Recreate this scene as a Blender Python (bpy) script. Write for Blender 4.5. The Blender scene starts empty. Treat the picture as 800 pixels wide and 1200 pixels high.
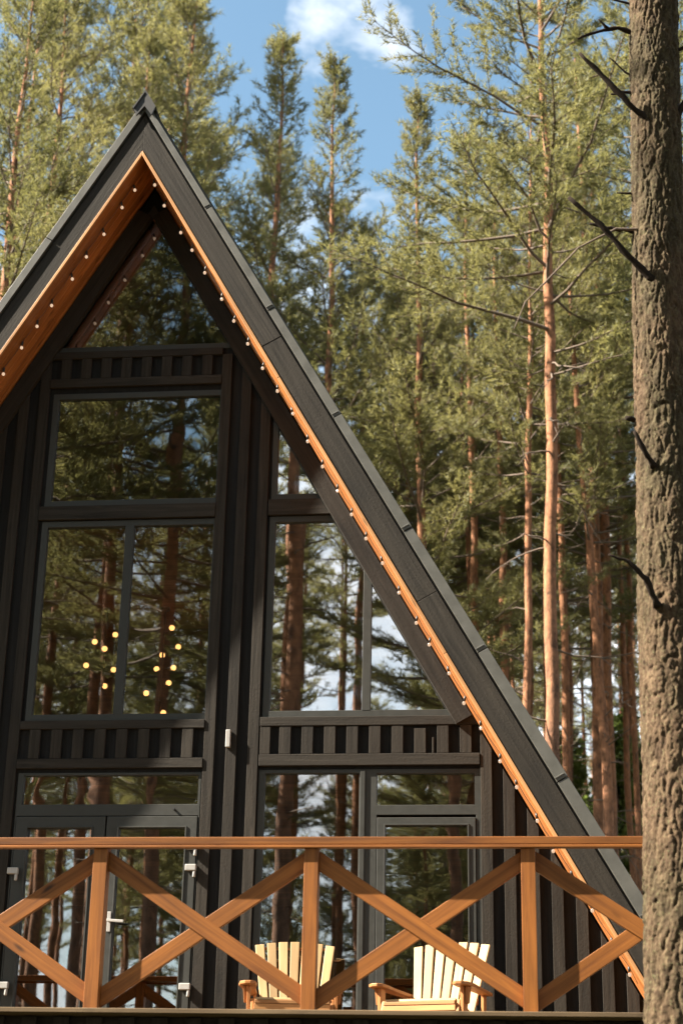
import bpy, bmesh, math, random
import numpy as np
from mathutils import Vector, Matrix, noise as mnoise
from mathutils.geometry import tessellate_polygon

SC = bpy.context.scene
COL = SC.collection
rnd = random.Random(7)

# ------------------------------------------------------------------ helpers
def link(o, parent=None):
    COL.objects.link(o)
    if parent is not None:
        o.parent = parent
    return o

def tag(o, label=None, cat=None, group=None, kind=None):
    if label: o['label'] = label
    if cat: o['category'] = cat
    if group: o['group'] = group
    if kind: o['kind'] = kind
    return o

def thing(name, label, cat, loc=(0, 0, 0), rz=0.0, group=None):
    o = bpy.data.objects.new(name, None)
    o.empty_display_size = 0.2
    o.location = loc
    o.rotation_euler = (0, 0, rz)
    link(o)
    return tag(o, label, cat, group)

def copy_tree(o, parent=None):
    c = o.copy()
    link(c, parent)
    for ch in list(o.children):
        copy_tree(ch, c)
    return c

class MB:
    """collects boards, prisms and tubes, then links them as ONE mesh object"""
    def __init__(s):
        s.bm = bmesh.new()
        s.uv = s.bm.loops.layers.uv.new('UVMap')
        s.rnd = random.Random(rnd.random())

    def hexa(s, c, length=None):
        """c: 8 corners, 0-3 start ring, 4-7 end ring.  u runs start->end"""
        vs = [s.bm.verts.new(p) for p in c]
        L = (Vector(c[4]) - Vector(c[0])).length
        w1 = (Vector(c[1]) - Vector(c[0])).length
        w2 = (Vector(c[2]) - Vector(c[1])).length
        ou, ov = s.rnd.random() * 40, s.rnd.random() * 40
        acc = [0, w1, w1 + w2, 2 * w1 + w2, 2 * w1 + 2 * w2]
        for i in range(4):
            j = (i + 1) % 4
            f = s.bm.faces.new((vs[i], vs[j], vs[4 + j], vs[4 + i]))
            vv = ((0, acc[i]), (0, acc[i + 1]), (L, acc[i + 1]), (L, acc[i]))
            for lp, (u, v) in zip(f.loops, vv):
                lp[s.uv].uv = (u + ou, v + ov)
        for idx in ((3, 2, 1, 0), (4, 5, 6, 7)):
            f = s.bm.faces.new([vs[k] for k in idx])
            for lp, (u, v) in zip(f.loops, ((0, 0), (.02, 0), (.02, w1), (0, w1))):
                lp[s.uv].uv = (u + ou, v + ov)

    def box(s, x0, x1, y0, y1, z0, z1, grain='auto'):
        dx, dy, dz = x1 - x0, y1 - y0, z1 - z0
        if grain == 'auto':
            grain = 'xyz'[[dx, dy, dz].index(max(dx, dy, dz))]
        if grain == 'x':
            c = [(x0, y0, z0), (x0, y0, z1), (x0, y1, z1), (x0, y1, z0)]
            c += [(x1, b, d) for _, b, d in c]
        elif grain == 'y':
            c = [(x0, y0, z0), (x1, y0, z0), (x1, y0, z1), (x0, y0, z1)]
            c += [(a, y1, d) for a, _, d in c]
        else:
            c = [(x0, y0, z0), (x0, y1, z0), (x1, y1, z0), (x1, y0, z0)]
            c += [(a, b, z1) for a, b, _ in c]
        s.hexa(c)

    def bar(s, a, b, wv, tv, wv2=None):
        """board from a to b; wv and tv are full-size width and thickness vectors, centred"""
        a, b, wv, tv = Vector(a), Vector(b), Vector(wv) / 2, Vector(tv) / 2
        w2 = Vector(wv2) / 2 if wv2 is not None else wv
        c = [a - wv - tv, a + wv - tv, a + wv + tv, a - wv + tv,
             b - w2 - tv, b + w2 - tv, b + w2 + tv, b - w2 + tv]
        s.hexa([tuple(p) for p in c])

    def tube(s, pts, r, n=8, caps=True):
        pts = [Vector(p) for p in pts]
        if not isinstance(r, (list, tuple)): r = [r] * len(pts)
        rings = []
        L = 0
        ref = Vector((0, 0, 1))
        for i, p in enumerate(pts):
            d = (pts[min(i + 1, len(pts) - 1)] - pts[max(i - 1, 0)]).normalized()
            if abs(d.dot(ref)) > .95: ref = Vector((1, 0, 0)) if abs(d.x) < .9 else Vector((0, 1, 0))
            u = d.cross(ref).normalized(); v = d.cross(u)
            if i: L += (p - pts[i - 1]).length
            rings.append(([s.bm.verts.new(p + (u * math.cos(2 * math.pi * k / n) + v * math.sin(2 * math.pi * k / n)) * r[i]) for k in range(n)], L))
        for (A, la), (B, lb) in zip(rings, rings[1:]):
            for k in range(n):
                f = s.bm.faces.new((A[k], A[(k + 1) % n], B[(k + 1) % n], B[k]))
                f.smooth = True
                for lp, (u, v) in zip(f.loops, ((la, k / n), (la, (k + 1) / n), (lb, (k + 1) / n), (lb, k / n))):
                    lp[s.uv].uv = (u, v * .2)
        if caps:
            s.bm.faces.new(rings[0][0][::-1]); s.bm.faces.new(rings[-1][0])

    def ball(s, c, r, sub=2, sz=1.0):
        m = Matrix.Translation(c) @ Matrix.Diagonal((r, r, r * sz, 1))
        res = bmesh.ops.create_icosphere(s.bm, subdivisions=sub, radius=1, matrix=m)
        for v in res['verts']:
            for f in v.link_faces: f.smooth = True

    def plate(s, loops, y0, y1, xz=True):
        """extrude a polygon with holes (lists of (x,z)) from y0 (front) to y1"""
        polys = [[Vector((x, z, 0)) for x, z in lp] for lp in loops]
        tris = tessellate_polygon(polys)
        flat = [p for lp in loops for p in lp]
        A = [s.bm.verts.new((x, y0, z)) for x, z in flat]
        Bv = [s.bm.verts.new((x, y1, z)) for x, z in flat]
        for t in tris:
            for V in (A, Bv):
                try:
                    f = s.bm.faces.new([V[k] for k in t])
                    for lp in f.loops: lp[s.uv].uv = (lp.vert.co.z, lp.vert.co.x)
                except ValueError: pass
        k = 0
        for lp in loops:
            n = len(lp)
            for i in range(n):
                a, b = k + i, k + (i + 1) % n
                f = s.bm.faces.new((A[a], A[b], Bv[b], Bv[a]))
                for l2 in f.loops: l2[s.uv].uv = (l2.vert.co.z + l2.vert.co.x, l2.vert.co.y)
            k += n

    def build(s, name, mat, parent=None, bevel=0.0, smooth=False):
        bmesh.ops.recalc_face_normals(s.bm, faces=s.bm.faces[:])
        me = bpy.data.meshes.new(name)
        s.bm.to_mesh(me); s.bm.free()
        me.materials.append(mat)
        o = bpy.data.objects.new(name, me)
        link(o, parent)
        if bevel:
            md = o.modifiers.new('edge', 'BEVEL')
            md.width = bevel; md.segments = 2; md.limit_method = 'ANGLE'; md.angle_limit = math.radians(40)
        return o

# ------------------------------------------------------------------ materials
def new_mat(name):
    m = bpy.data.materials.new(name); m.use_nodes = True
    nt = m.node_tree
    return m, nt, nt.nodes['Principled BSDF']

def N(nt, kind, **kw):
    n = nt.nodes.new(kind)
    for k, v in kw.items():
        if hasattr(n, k): setattr(n, k, v)
        else: n.inputs[k].default_value = v
    return n

def ramp(nt, src, stops):
    r = nt.nodes.new('ShaderNodeValToRGB')
    el = r.color_ramp.elements
    while len(el) < len(stops): el.new(.5)
    for e, (p, c) in zip(el, stops):
        e.position = p
        e.color = (c, c, c, 1) if isinstance(c, (int, float)) else (*c, 1)
    nt.links.new(src, r.inputs[0])
    return r

def mul(nt, a, b, t='MULTIPLY', fac=1.0):
    m = nt.nodes.new('ShaderNodeMix'); m.data_type = 'RGBA'; m.blend_type = t
    m.inputs[0].default_value = fac
    for sock, v in ((m.inputs[6], a), (m.inputs[7], b)):
        if isinstance(v, tuple): sock.default_value = (*v, 1)
        else: nt.links.new(v, sock)
    return m.outputs[2]

def wood(name, c_light, c_dark, rough=.6, bump=.25, knots=.55, scale=1.0, rough_sawn=0.0, weather=None):
    m, nt, b = new_mat(name)
    L = nt.links
    uv = N(nt, 'ShaderNodeUVMap')
    mp = N(nt, 'ShaderNodeMapping'); L.new(uv.outputs[0], mp.inputs[0])
    mp.inputs['Scale'].default_value = (1.3 * scale, 26 * scale, 1)
    n1 = N(nt, 'ShaderNodeTexNoise', Scale=1.0, Detail=8.0, Roughness=.62, Distortion=.6); L.new(mp.outputs[0], n1.inputs[0])
    mp2 = N(nt, 'ShaderNodeMapping'); L.new(uv.outputs[0], mp2.inputs[0])
    mp2.inputs['Scale'].default_value = (1.6, 4.2, 1)
    n2 = N(nt, 'ShaderNodeTexNoise', Scale=1.0, Detail=3.0); L.new(mp2.outputs[0], n2.inputs[0])
    rc = ramp(nt, n1.outputs[0], ((.28, c_dark), (.72, c_light)))
    rb = ramp(nt, n2.outputs[0], ((.3, .72), (.7, 1.12)))
    col = mul(nt, rc.outputs[0], rb.outputs[0])
    gi = N(nt, 'ShaderNodeNewGeometry')
    ri = ramp(nt, gi.outputs['Random Per Island'], ((0, .72), (1, 1.22)))
    col = mul(nt, col, ri.outputs[0])
    # knots
    mp3 = N(nt, 'ShaderNodeMapping'); L.new(uv.outputs[0], mp3.inputs[0])
    mp3.inputs['Scale'].default_value = (2.6, 7.0, 1)
    vo = N(nt, 'ShaderNodeTexVoronoi', Scale=1.0, Randomness=1.0); L.new(mp3.outputs[0], vo.inputs[0])
    rk = ramp(nt, vo.outputs['Distance'], ((.05, 1 - knots), (.16, 1.0)))
    col = mul(nt, col, rk.outputs[0])
    if weather:
        tc = N(nt, 'ShaderNodeTexCoord')
        n4 = N(nt, 'ShaderNodeTexNoise', Scale=2.2, Detail=5.0, Roughness=.7); L.new(tc.outputs['Object'], n4.inputs[0])
        rw = ramp(nt, n4.outputs[0], ((.45, 0.0), (.7, 1.0)))
        mx = nt.nodes.new('ShaderNodeMix'); mx.data_type = 'RGBA'
        L.new(rw.outputs[0], mx.inputs[0]); L.new(col, mx.inputs[6]); mx.inputs[7].default_value = (*weather, 1)
        col = mx.outputs[2]
    L.new(col, b.inputs['Base Color'])
    rr = ramp(nt, n1.outputs[0], ((.2, rough + .12), (.8, rough - .08)))
    L.new(rr.outputs[0], b.inputs['Roughness'])
    bp = N(nt, 'ShaderNodeBump', Strength=bump, Distance=.004)
    h = n1.outputs[0]
    if rough_sawn:
        tc2 = N(nt, 'ShaderNodeTexCoord')
        n5 = N(nt, 'ShaderNodeTexNoise', Scale=55.0, Detail=4.0, Roughness=.7); L.new(tc2.outputs['Object'], n5.inputs[0])
        ad = N(nt, 'ShaderNodeMath', operation='MULTIPLY_ADD'); L.new(n5.outputs[0], ad.inputs[0]); ad.inputs[1].default_value = rough_sawn; L.new(n1.outputs[0], ad.inputs[2])
        h = ad.outputs[0]
    L.new(h, bp.inputs['Height']); L.new(bp.outputs[0], b.inputs['Normal'])
    b.inputs['Specular IOR Level'].default_value = .3
    return m

M = {}
M['rail'] = wood('stained_pine', (.34, .125, .026), (.135, .043, .008), .5, .25, .8)
M['soffit'] = wood('soffit_pine', (.49, .19, .056), (.31, .105, .027), .45, .2)
M['edge'] = wood('lit_edge_apron_pine', (.56, .30, .125), (.42, .19, .07), .5, .2)  # paler tone paints sunlight onto the soffit edge; also plain chair apron wood
M['lining'] = wood('interior_pine', (.40, .16, .05), (.25, .09, .025), .5, .2)
M['dark'] = wood('dark_rough_boards', (.034, .027, .0185), (.0085, .007, .005), .8, .6, .35, 1.0, .9, (.020, .0155, .0105))
M['clad'] = wood('dark_cladding', (.009, .008, .0068), (.004, .0037, .0033), .85, .5, .3, 1.0, .8)
M['deck'] = wood('deck_boards', (.17, .115, .06), (.09, .06, .032), .75, .4, .4)
M['chair'] = wood('pale_chair_pine', (.48, .34, .175), (.36, .225, .10), .5, .15, .35)
M['arm'] = wood('orange_chair_pine', (.5, .22, .075), (.36, .14, .045), .5, .15, .4)

def plain(name, col, rough, var=.15, metallic=0.0, bump=0.0, scale=14.0):
    m, nt, b = new_mat(name)
    tc = N(nt, 'ShaderNodeTexCoord')
    n1 = N(nt, 'ShaderNodeTexNoise', Scale=scale, Detail=5.0, Roughness=.65); nt.links.new(tc.outputs['Object'], n1.inputs[0])
    r = ramp(nt, n1.outputs[0], ((.3, tuple(c * (1 - var) for c in col)), (.7, tuple(c * (1 + var) for c in col))))
    nt.links.new(r.outputs[0], b.inputs['Base Color'])
    r2 = ramp(nt, n1.outputs[0], ((.3, rough - .08), (.7, rough + .1))); nt.links.new(r2.outputs[0], b.inputs['Roughness'])
    b.inputs['Metallic'].default_value = metallic
    if bump:
        bp = N(nt, 'ShaderNodeBump', Strength=bump, Distance=.003); nt.links.new(n1.outputs[0], bp.inputs['Height']); nt.links.new(bp.outputs[0], b.inputs['Normal'])
    return m
M['frame'] = plain('grey_window_frame', (.032, .033, .029), .55, .1)
M['frame'].node_tree.nodes['Principled BSDF'].inputs['Specular IOR Level'].default_value = .3
M['metal'] = plain('grey_roof_metal', (.075, .074, .064), .5, .18, 0.0, .15, 5.0)
M['cap'] = plain('dark_ridge_metal', (.022, .022, .022), .6, .1)
M['white'] = plain('white_fitting', (.36, .35, .33), .4, .05)
M['black'] = plain('black_rubber', (.02, .02, .02), .5, .1)
M['room'] = plain('room_surface', (.12, .085, .06), .8, .2, 0, 0, 2.0)
M['brass'] = plain('dark_brass', (.12, .08, .04), .35, .1, 1.0)

def glass_mat(name, refl, sx, sz, dist, seed):
    m = bpy.data.materials.new(name); m.use_nodes = True
    nt = m.node_tree; nt.nodes.clear(); L = nt.links
    out = N(nt, 'ShaderNodeOutputMaterial')
    tr = N(nt, 'ShaderNodeBsdfTransparent'); tr.inputs[0].default_value = (.86, .88, .86, 1)
    gl = N(nt, 'ShaderNodeBsdfGlossy'); gl.inputs['Roughness'].default_value = 0.0; gl.inputs['Color'].default_value = (.97, .98, 1, 1)
    lw = N(nt, 'ShaderNodeLayerWeight', Blend=.25)
    ma = N(nt, 'ShaderNodeMath', operation='MULTIPLY_ADD'); L.new(lw.outputs['Facing'], ma.inputs[0]); ma.inputs[1].default_value = .5; ma.inputs[2].default_value = refl
    tc = N(nt, 'ShaderNodeTexCoord')
    mp = N(nt, 'ShaderNodeMapping'); L.new(tc.outputs['Object'], mp.inputs[0]); mp.inputs['Scale'].default_value = (sx, 0.0, sz); mp.inputs['Location'].default_value = (seed * 3.1, seed * 1.7, seed)
    no = N(nt, 'ShaderNodeTexNoise', Scale=1.0, Detail=1.5, Distortion=.4); L.new(mp.outputs[0], no.inputs[0])
    bp = N(nt, 'ShaderNodeBump', Strength=1.0, Distance=dist); L.new(no.outputs[0], bp.inputs['Height']); L.new(bp.outputs[0], gl.inputs['Normal'])
    mx = N(nt, 'ShaderNodeMixShader'); L.new(ma.outputs[0], mx.inputs[0]); L.new(tr.outputs[0], mx.inputs[1]); L.new(gl.outputs[0], mx.inputs[2])
    L.new(mx.outputs[0], out.inputs[0])
    return m

def emit(name, col, s):
    m = bpy.data.materials.new(name); m.use_nodes = True
    nt = m.node_tree; nt.nodes.clear()
    out = N(nt, 'ShaderNodeOutputMaterial')
    e = N(nt, 'ShaderNodeEmission', Strength=s); e.inputs[0].default_value = (*col, 1)
    g = N(nt, 'ShaderNodeBsdfGlossy', Roughness=.05)
    ad = N(nt, 'ShaderNodeMixShader', Fac=.25); nt.links.new(e.outputs[0], ad.inputs[1]); nt.links.new(g.outputs[0], ad.inputs[2])
    nt.links.new(ad.outputs[0], out.inputs[0])
    return m
M['bulb'] = emit('festoon_bulb_glow', (1, .68, .45), .2)
M['lamp'] = emit('chandelier_bulb_glow', (1, .47, .15), .9)

def bark(name, grey, orange, z0, z1, sc=1.0, dist=.02):
    """scots pine bark: grey-brown plates low on the trunk, thin orange bark above"""
    m, nt, b = new_mat(name); L = nt.links
    tc = N(nt, 'ShaderNodeTexCoord')
    mp = N(nt, 'ShaderNodeMapping'); L.new(tc.outputs['Object'], mp.inputs[0]); mp.inputs['Scale'].default_value = (11 * sc, 11 * sc, 4.5 * sc)
    n1 = N(nt, 'ShaderNodeTexNoise', Scale=1.0, Detail=7.0, Roughness=.65, Distortion=.5); L.new(mp.outputs[0], n1.inputs[0])
    vo = N(nt, 'ShaderNodeTexVoronoi', Scale=1.3, feature='DISTANCE_TO_EDGE'); L.new(mp.outputs[0], vo.inputs[0])
    sx = N(nt, 'ShaderNodeSeparateXYZ'); L.new(tc.outputs['Object'], sx.inputs[0])
    mr = N(nt, 'ShaderNodeMapRange'); L.new(sx.outputs[2], mr.inputs[0]); mr.inputs[1].default_value = z0; mr.inputs[2].default_value = z1
    ad = N(nt, 'ShaderNodeMath', operation='MULTIPLY_ADD'); L.new(n1.outputs[0], ad.inputs[0]); ad.inputs[1].default_value = .9; L.new(mr.outputs[0], ad.inputs[2])
    sb = N(nt, 'ShaderNodeMath', operation='SUBTRACT', use_clamp=True); L.new(ad.outputs[0], sb.inputs[0]); sb.inputs[1].default_value = .45
    cg = ramp(nt, n1.outputs[0], ((.3, tuple(c * .55 for c in grey)), (.7, tuple(c * 1.25 for c in grey))))
    co = ramp(nt, n1.outputs[0], ((.32, tuple(c * .28 for c in orange)), (.47, tuple(c * .85 for c in orange)), (.7, tuple(min(1, c * 1.3) for c in orange))))
    mx = nt.nodes.new('ShaderNodeMix'); mx.data_type = 'RGBA'
    L.new(sb.outputs[0], mx.inputs[0]); L.new(cg.outputs[0], mx.inputs[6]); L.new(co.outputs[0], mx.inputs[7])
    rk = ramp(nt, vo.outputs['Distance'], ((.0, .78), (.10, 1.0)))
    col = mul(nt, mx.outputs[2], rk.outputs[0])
    L.new(col, b.inputs['Base Color']); b.inputs['Roughness'].default_value = .85; b.inputs['Specular IOR Level'].default_value = .2
    hh = N(nt, 'ShaderNodeMath', operation='MULTIPLY_ADD'); L.new(rk.outputs[0], hh.inputs[0]); hh.inputs[1].default_value = .5; L.new(n1.outputs[0], hh.inputs[2])
    bp = N(nt, 'ShaderNodeBump', Strength=.7, Distance=dist); L.new(hh.outputs[0], bp.inputs['Height']); L.new(bp.outputs[0], b.inputs['Normal'])
    return m
M['pine_bark'] = bark('scots_pine_bark', (.15, .10, .075), (.30, .138, .070), 2.5, 10.0)
M['twig'] = plain('grey_twig', (.13, .095, .07), .85, .25)
M['stub'] = plain('dead_stub_wood', (.022, .016, .012), .9, .4, 0, .8, 40)
M['stub'].node_tree.nodes['Principled BSDF'].inputs['Specular IOR Level'].default_value = .1

def needles(name, c1, c2, trans):
    m = bpy.data.materials.new(name); m.use_nodes = True
    nt = m.node_tree; nt.nodes.clear(); L = nt.links
    out = N(nt, 'ShaderNodeOutputMaterial')
    tc = N(nt, 'ShaderNodeTexCoord')
    no = N(nt, 'ShaderNodeTexNoise', Scale=1.1, Detail=3.0); L.new(tc.outputs['Object'], no.inputs[0])
    oi = N(nt, 'ShaderNodeObjectInfo')
    ad = N(nt, 'ShaderNodeMath', operation='MULTIPLY_ADD'); L.new(oi.outputs['Random'], ad.inputs[0]); ad.inputs[1].default_value = .35; L.new(no.outputs[0], ad.inputs[2])
    r = ramp(nt, ad.outputs[0], ((.35, c1), (.95, c2)))
    d = N(nt, 'ShaderNodeBsdfDiffuse'); L.new(r.outputs[0], d.inputs[0])
    t = N(nt, 'ShaderNodeBsdfTranslucent'); L.new(r.outputs[0], t.inputs[0])
    mx = N(nt, 'ShaderNodeMixShader', Fac=trans); L.new(d.outputs[0], mx.inputs[1]); L.new(t.outputs[0], mx.inputs[2])
    g = N(nt, 'ShaderNodeBsdfGlossy', Roughness=.6); g.inputs[0].default_value = (.9, .95, .9, 1)
    m2 = N(nt, 'ShaderNodeMixShader', Fac=.025); L.new(mx.outputs[0], m2.inputs[1]); L.new(g.outputs[0], m2.inputs[2])
    L.new(m2.outputs[0], out.inputs[0])
    return m
M['needles'] = needles('pine_needles', (.128, .13, .040), (.25, .228, .085), .62)
M['leaves'] = needles('young_leaves', (.09, .13, .03), (.16, .2, .045), .5)

HAZE = 0
# ------------------------------------------------------------------ camera
f_px = 2042.47
R_ = Vector((0.99398838, 0.10778720, 0.01920988))
U_ = Vector((0.02189266, -0.36758621, 0.92973173))
F_ = Vector((-0.10727446, 0.92372198, 0.36773617))
cam = bpy.data.cameras.new('Camera')
co = bpy.data.objects.new('Camera', cam); link(co)
co.matrix_world = Matrix(((R_.x, U_.x, -F_.x, 0), (R_.y, U_.y, -F_.y, 0), (R_.z, U_.z, -F_.z, 0), (0, 0, 0, 1)))
cam.sensor_fit = 'VERTICAL'; cam.sensor_height = 36; cam.sensor_width = 24
cam.lens = f_px / 1200 * 36
cam.clip_start = .1; cam.clip_end = 3000
cam.dof.use_dof = True; cam.dof.focus_distance = 14.0; cam.dof.aperture_fstop = 2.6
SC.camera = co

# ------------------------------------------------------------------ light
sdir = Vector((-4.2, -1.0, 3.65)).normalized()          # towards the sun
sun = bpy.data.lights.new('sun', 'SUN'); sun.energy = 5.0; sun.angle = math.radians(.53); sun.color = (1, .9, .76)
so = bpy.data.objects.new('sun', sun); link(so)
so.rotation_euler = (-sdir).to_track_quat('-Z', 'Y').to_euler()
w = bpy.data.worlds.new('World'); SC.world = w; w.use_nodes = True
nt = w.node_tree; L = nt.links
bg = nt.nodes['Background']; bg.inputs[1].default_value = .05
sky = N(nt, 'ShaderNodeTexSky'); sky.sky_type = 'NISHITA'; sky.sun_disc = False
sky.sun_elevation = math.asin(sdir.z); sky.sun_rotation = math.atan2(sdir.x, sdir.y)
sky.air_density = 1.0; sky.dust_density = .6; sky.ozone_density = .8
tc = N(nt, 'ShaderNodeTexCoord')
mp = N(nt, 'ShaderNodeMapping'); L.new(tc.outputs['Generated'], mp.inputs[0]); mp.inputs['Location'].default_value = (.35, .1, .0); mp.inputs['Scale'].default_value = (1, 1, 1.6)
cn = N(nt, 'ShaderNodeTexNoise', Scale=7.5, Detail=10.0, Roughness=.62, Distortion=.25); L.new(mp.outputs[0], cn.inputs[0])
sep = N(nt, 'ShaderNodeSeparateXYZ'); L.new(tc.outputs['Generated'], sep.inputs[0])
low = N(nt, 'ShaderNodeMapRange'); L.new(sep.outputs[2], low.inputs[0])
low.inputs[1].default_value = .25; low.inputs[2].default_value = .56; low.inputs[3].default_value = .26; low.inputs[4].default_value = -.03
cs = N(nt, 'ShaderNodeMath', operation='ADD'); L.new(cn.outputs[0], cs.inputs[0]); L.new(low.outputs[0], cs.inputs[1])
cloud = cs.outputs[0]
for (u_, v_), rad, amt in (((383, 5), .052, .265), ((470, 42), .034, .22), ((60, -30), .25, -.25), ((520, 60), .10, -.10)):
    dv = (R_ * (u_ - 400) - U_ * (v_ - 600) + F_ * f_px).normalized()      # a bank of cloud (or clear air) at this place in the sky
    ds = N(nt, 'ShaderNodeVectorMath', operation='DISTANCE'); L.new(tc.outputs['Generated'], ds.inputs[0]); ds.inputs[1].default_value = dv
    mr = N(nt, 'ShaderNodeMapRange', interpolation_type='SMOOTHSTEP'); L.new(ds.outputs['Value'], mr.inputs[0])
    mr.inputs[1].default_value = rad; mr.inputs[2].default_value = 0; mr.inputs[3].default_value = 0; mr.inputs[4].default_value = amt
    a2 = N(nt, 'ShaderNodeMath', operation='ADD'); L.new(cloud, a2.inputs[0]); L.new(mr.outputs[0], a2.inputs[1]); cloud = a2.outputs[0]
cr = ramp(nt, cloud, ((.5, 0.0), (.84, 1.0)))
cm = nt.nodes.new('ShaderNodeMix'); cm.data_type = 'RGBA'
L.new(cr.outputs[0], cm.inputs[0]); L.new(mul(nt, sky.outputs[0], (1.04, 1.14, 1.0)), cm.inputs[6]); cm.inputs[7].default_value = (7.5, 7.5, 7.6, 1)
L.new(cm.outputs[2], bg.inputs[0])
SC.view_settings.view_transform = 'Standard'; SC.view_settings.look = 'None'
SC.view_settings.exposure = 2.4; SC.view_settings.gamma = 1.0; SC.view_settings.use_curve_mapping = False
SC.render.engine = 'CYCLES'
SC.cycles.max_bounces = 8; SC.cycles.transparent_max_bounces = 12; SC.cycles.use_denoising = True
SC.cycles.sample_clamp_indirect = 6.0; SC.cycles.caustics_reflective = False; SC.cycles.caustics_refractive = False

# ------------------------------------------------------------------ cabin geometry constants
AX, AZ, TAN = -3.47, 8.93, 1.747        # underside apex of the roof and its slope
CA = 1 / math.hypot(1, TAN); SA = TAN * CA
Y0, YF, YB = 13.42, 14.0, 22.0         # verge, facade, back
FOOT = .2
def line_z(x): return AZ - TAN * abs(x - AX)
def rk(side, z, off=0.0):
    """x,z on the roof underside at height z moved out by off at right angles to the slope"""
    x = (AZ - z) / TAN
    return (AX + side * (x + off * SA), z + off * CA)

cabin = thing('cabin', 'black timber A-frame cabin with tall windows and orange soffits behind the deck', 'cabin', (AX, YF, -1.6))
inv = Matrix.Translation(-cabin.location)
def part(o):
    """parent a world-space mesh under the cabin"""
    o.parent = cabin; o.matrix_parent_inverse = inv
    return o

# -- openings -------------------------------------------------------------
def grow(poly, d):
    n = len(poly); out = []
    area = sum(poly[i][0] * poly[(i + 1) % n][1] - poly[(i + 1) % n][0] * poly[i][1] for i in range(n))
    sg = 1 if area > 0 else -1
    for i in range(n):
        p0, p1, p2 = Vector(poly[i - 1]), Vector(poly[i]), Vector(poly[(i + 1) % n])
        e1, e2 = (p1 - p0).normalized(), (p2 - p1).normalized()
        n1, n2 = Vector((e1.y, -e1.x)) * sg, Vector((e2.y, -e2.x)) * sg
        bi = (n1 + n2); bi /= bi.dot(n1)
        out.append(tuple(p1 + bi * d))
    return out
def rect(x0, x1, z0, z1): return [(x0, z0), (x1, z0), (x1, z1), (x0, z1)]

tri = [(-4.26, 7.262), (-2.68, 7.262), (-3.47, 8.64)]
up = rect(-4.228, -2.745, 5.74, 6.735)
mid = rect(-4.232, -2.748, 3.787, 5.488)
dl = rect(-4.30, -2.745, 1.05, 3.285)           # french doors with transom, outer edge of the frame
st = [(-2.2, 5.757), (-1.826, 5.757), (-2.2, 6.415)]
tz = [(-2.2, 3.80), (-.69, 3.80), (-1.668, 5.492), (-2.2, 5.492)]
dr = rect(-2.268, -.43, 1.05, 3.30)
FW = .055
holes = [grow(tri, FW), grow(up, FW), grow(mid, FW), dl, grow(st, FW * .9), grow(tz, FW), dr]
mb = MB()
o1 = [rk(-1, .3, -.012), rk(1, .3, -.012), (AX, AZ - .012 / CA)]
mb.plate([o1] + [list(h) for h in holes], YF + .014, YF + .10)
part(mb.build('wall', M['clad']))

# -- battens ---------------------------------------------------------------
mb = MB()
bt = []
for x0, x1 in ((-2.735, -2.645), (-2.552, -2.462), (-2.366, -2.277)): bt.append((x0, x1, 7.14))
x = -.446
while x < 1.5:
    bt.append((x, x + .092, 99)); x += .1845
x = -4.41
while x > -8.2:
    bt.append((x, x + .092, 99)); x -= .1845
for x0, x1, zt in bt:
    zt0 = zt
    zt = min(zt, line_z(x1 if x1 > AX else x0) - .015)
    if zt < 1.1: continue
    zb = 1.034
    za = min(zt0, line_z(x0) - .03); zc = min(zt0, line_z(x1) - .03)
    yf = YF - .014 + mb.rnd.uniform(-.002, .002); j = mb.rnd.uniform(-.003, .003)
    mb.hexa([(x0 + j, yf, zb), (x0 + j, YF + .012, zb), (x1 + j, YF + .012, zb), (x1 + j, yf, zb),
             (x0 + j, yf, za), (x0 + j, YF + .012, za), (x1 + j, YF + .012, zc), (x1 + j, yf, zc)])
part(mb.build('batten', M['dark'], bevel=.003))

# -- horizontal beams, slat bands, rake boards ----------------------------------
yb0, yb1 = YF - .022, YF + .012
for x0, x1, z0, z1 in ((-4.318, -2.738, 7.135, 7.205), (-4.318, -2.738, 6.845, 6.93), (-4.318, -2.738, 5.552, 5.682),
                       (-4.318, -2.738, 3.655, 3.728), (-4.318, -2.738, 3.318, 3.40),
                       (-2.268, -.450, 3.665, 3.742), (-2.268, -.450, 3.328, 3.425),
                       (-2.268, -1.60, 5.553, 5.70)):
    mb = MB(); mb.box(x0, x1, yb0, yb1, z0, z1, 'x')
    part(mb.build('beam', M['dark'], bevel=.004))
mb = MB()
x = -2.104
k = 0
while x < -.6:
    zt = 3.663 if k != 6 else 3.635
    mb.box(x, x + .095, YF - .018, YF + .01, 3.427, zt, 'z'); x += .1866; k += 1
mb.box(-2.264, -2.18, YF - .018, YF + .01, 3.427, 3.663, 'z')
mb.box(-.838, -.822, YF - .016, YF + .01, 3.427, 3.56, 'z')
part(mb.build('slat_band', M['dark'], bevel=.003))
for z0, z1 in ((3.402, 3.653), (6.932, 7.133)):
    mb = MB()
    x = -2.922
    while x > -4.32:
        mb.box(x, x + .093, YF - .018, YF + .01, z0, z1, 'z'); x -= .1866
    part(mb.build('slat_band', M['dark'], bevel=.003))
mb = MB()
for s in (-1, 1):
    a, b = rk(s, AZ - .25, -.085), rk(s, 3.74 if s > 0 else 1.2, -.085)
    n = Vector((s * SA, 0, CA))
    mb.bar((a[0], YF - .02, a[1]), (b[0], YF - .02, b[1]), n * .15, Vector((0, .055, 0)))
part(mb.build('rake_board', M['dark'], bevel=.004))

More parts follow.
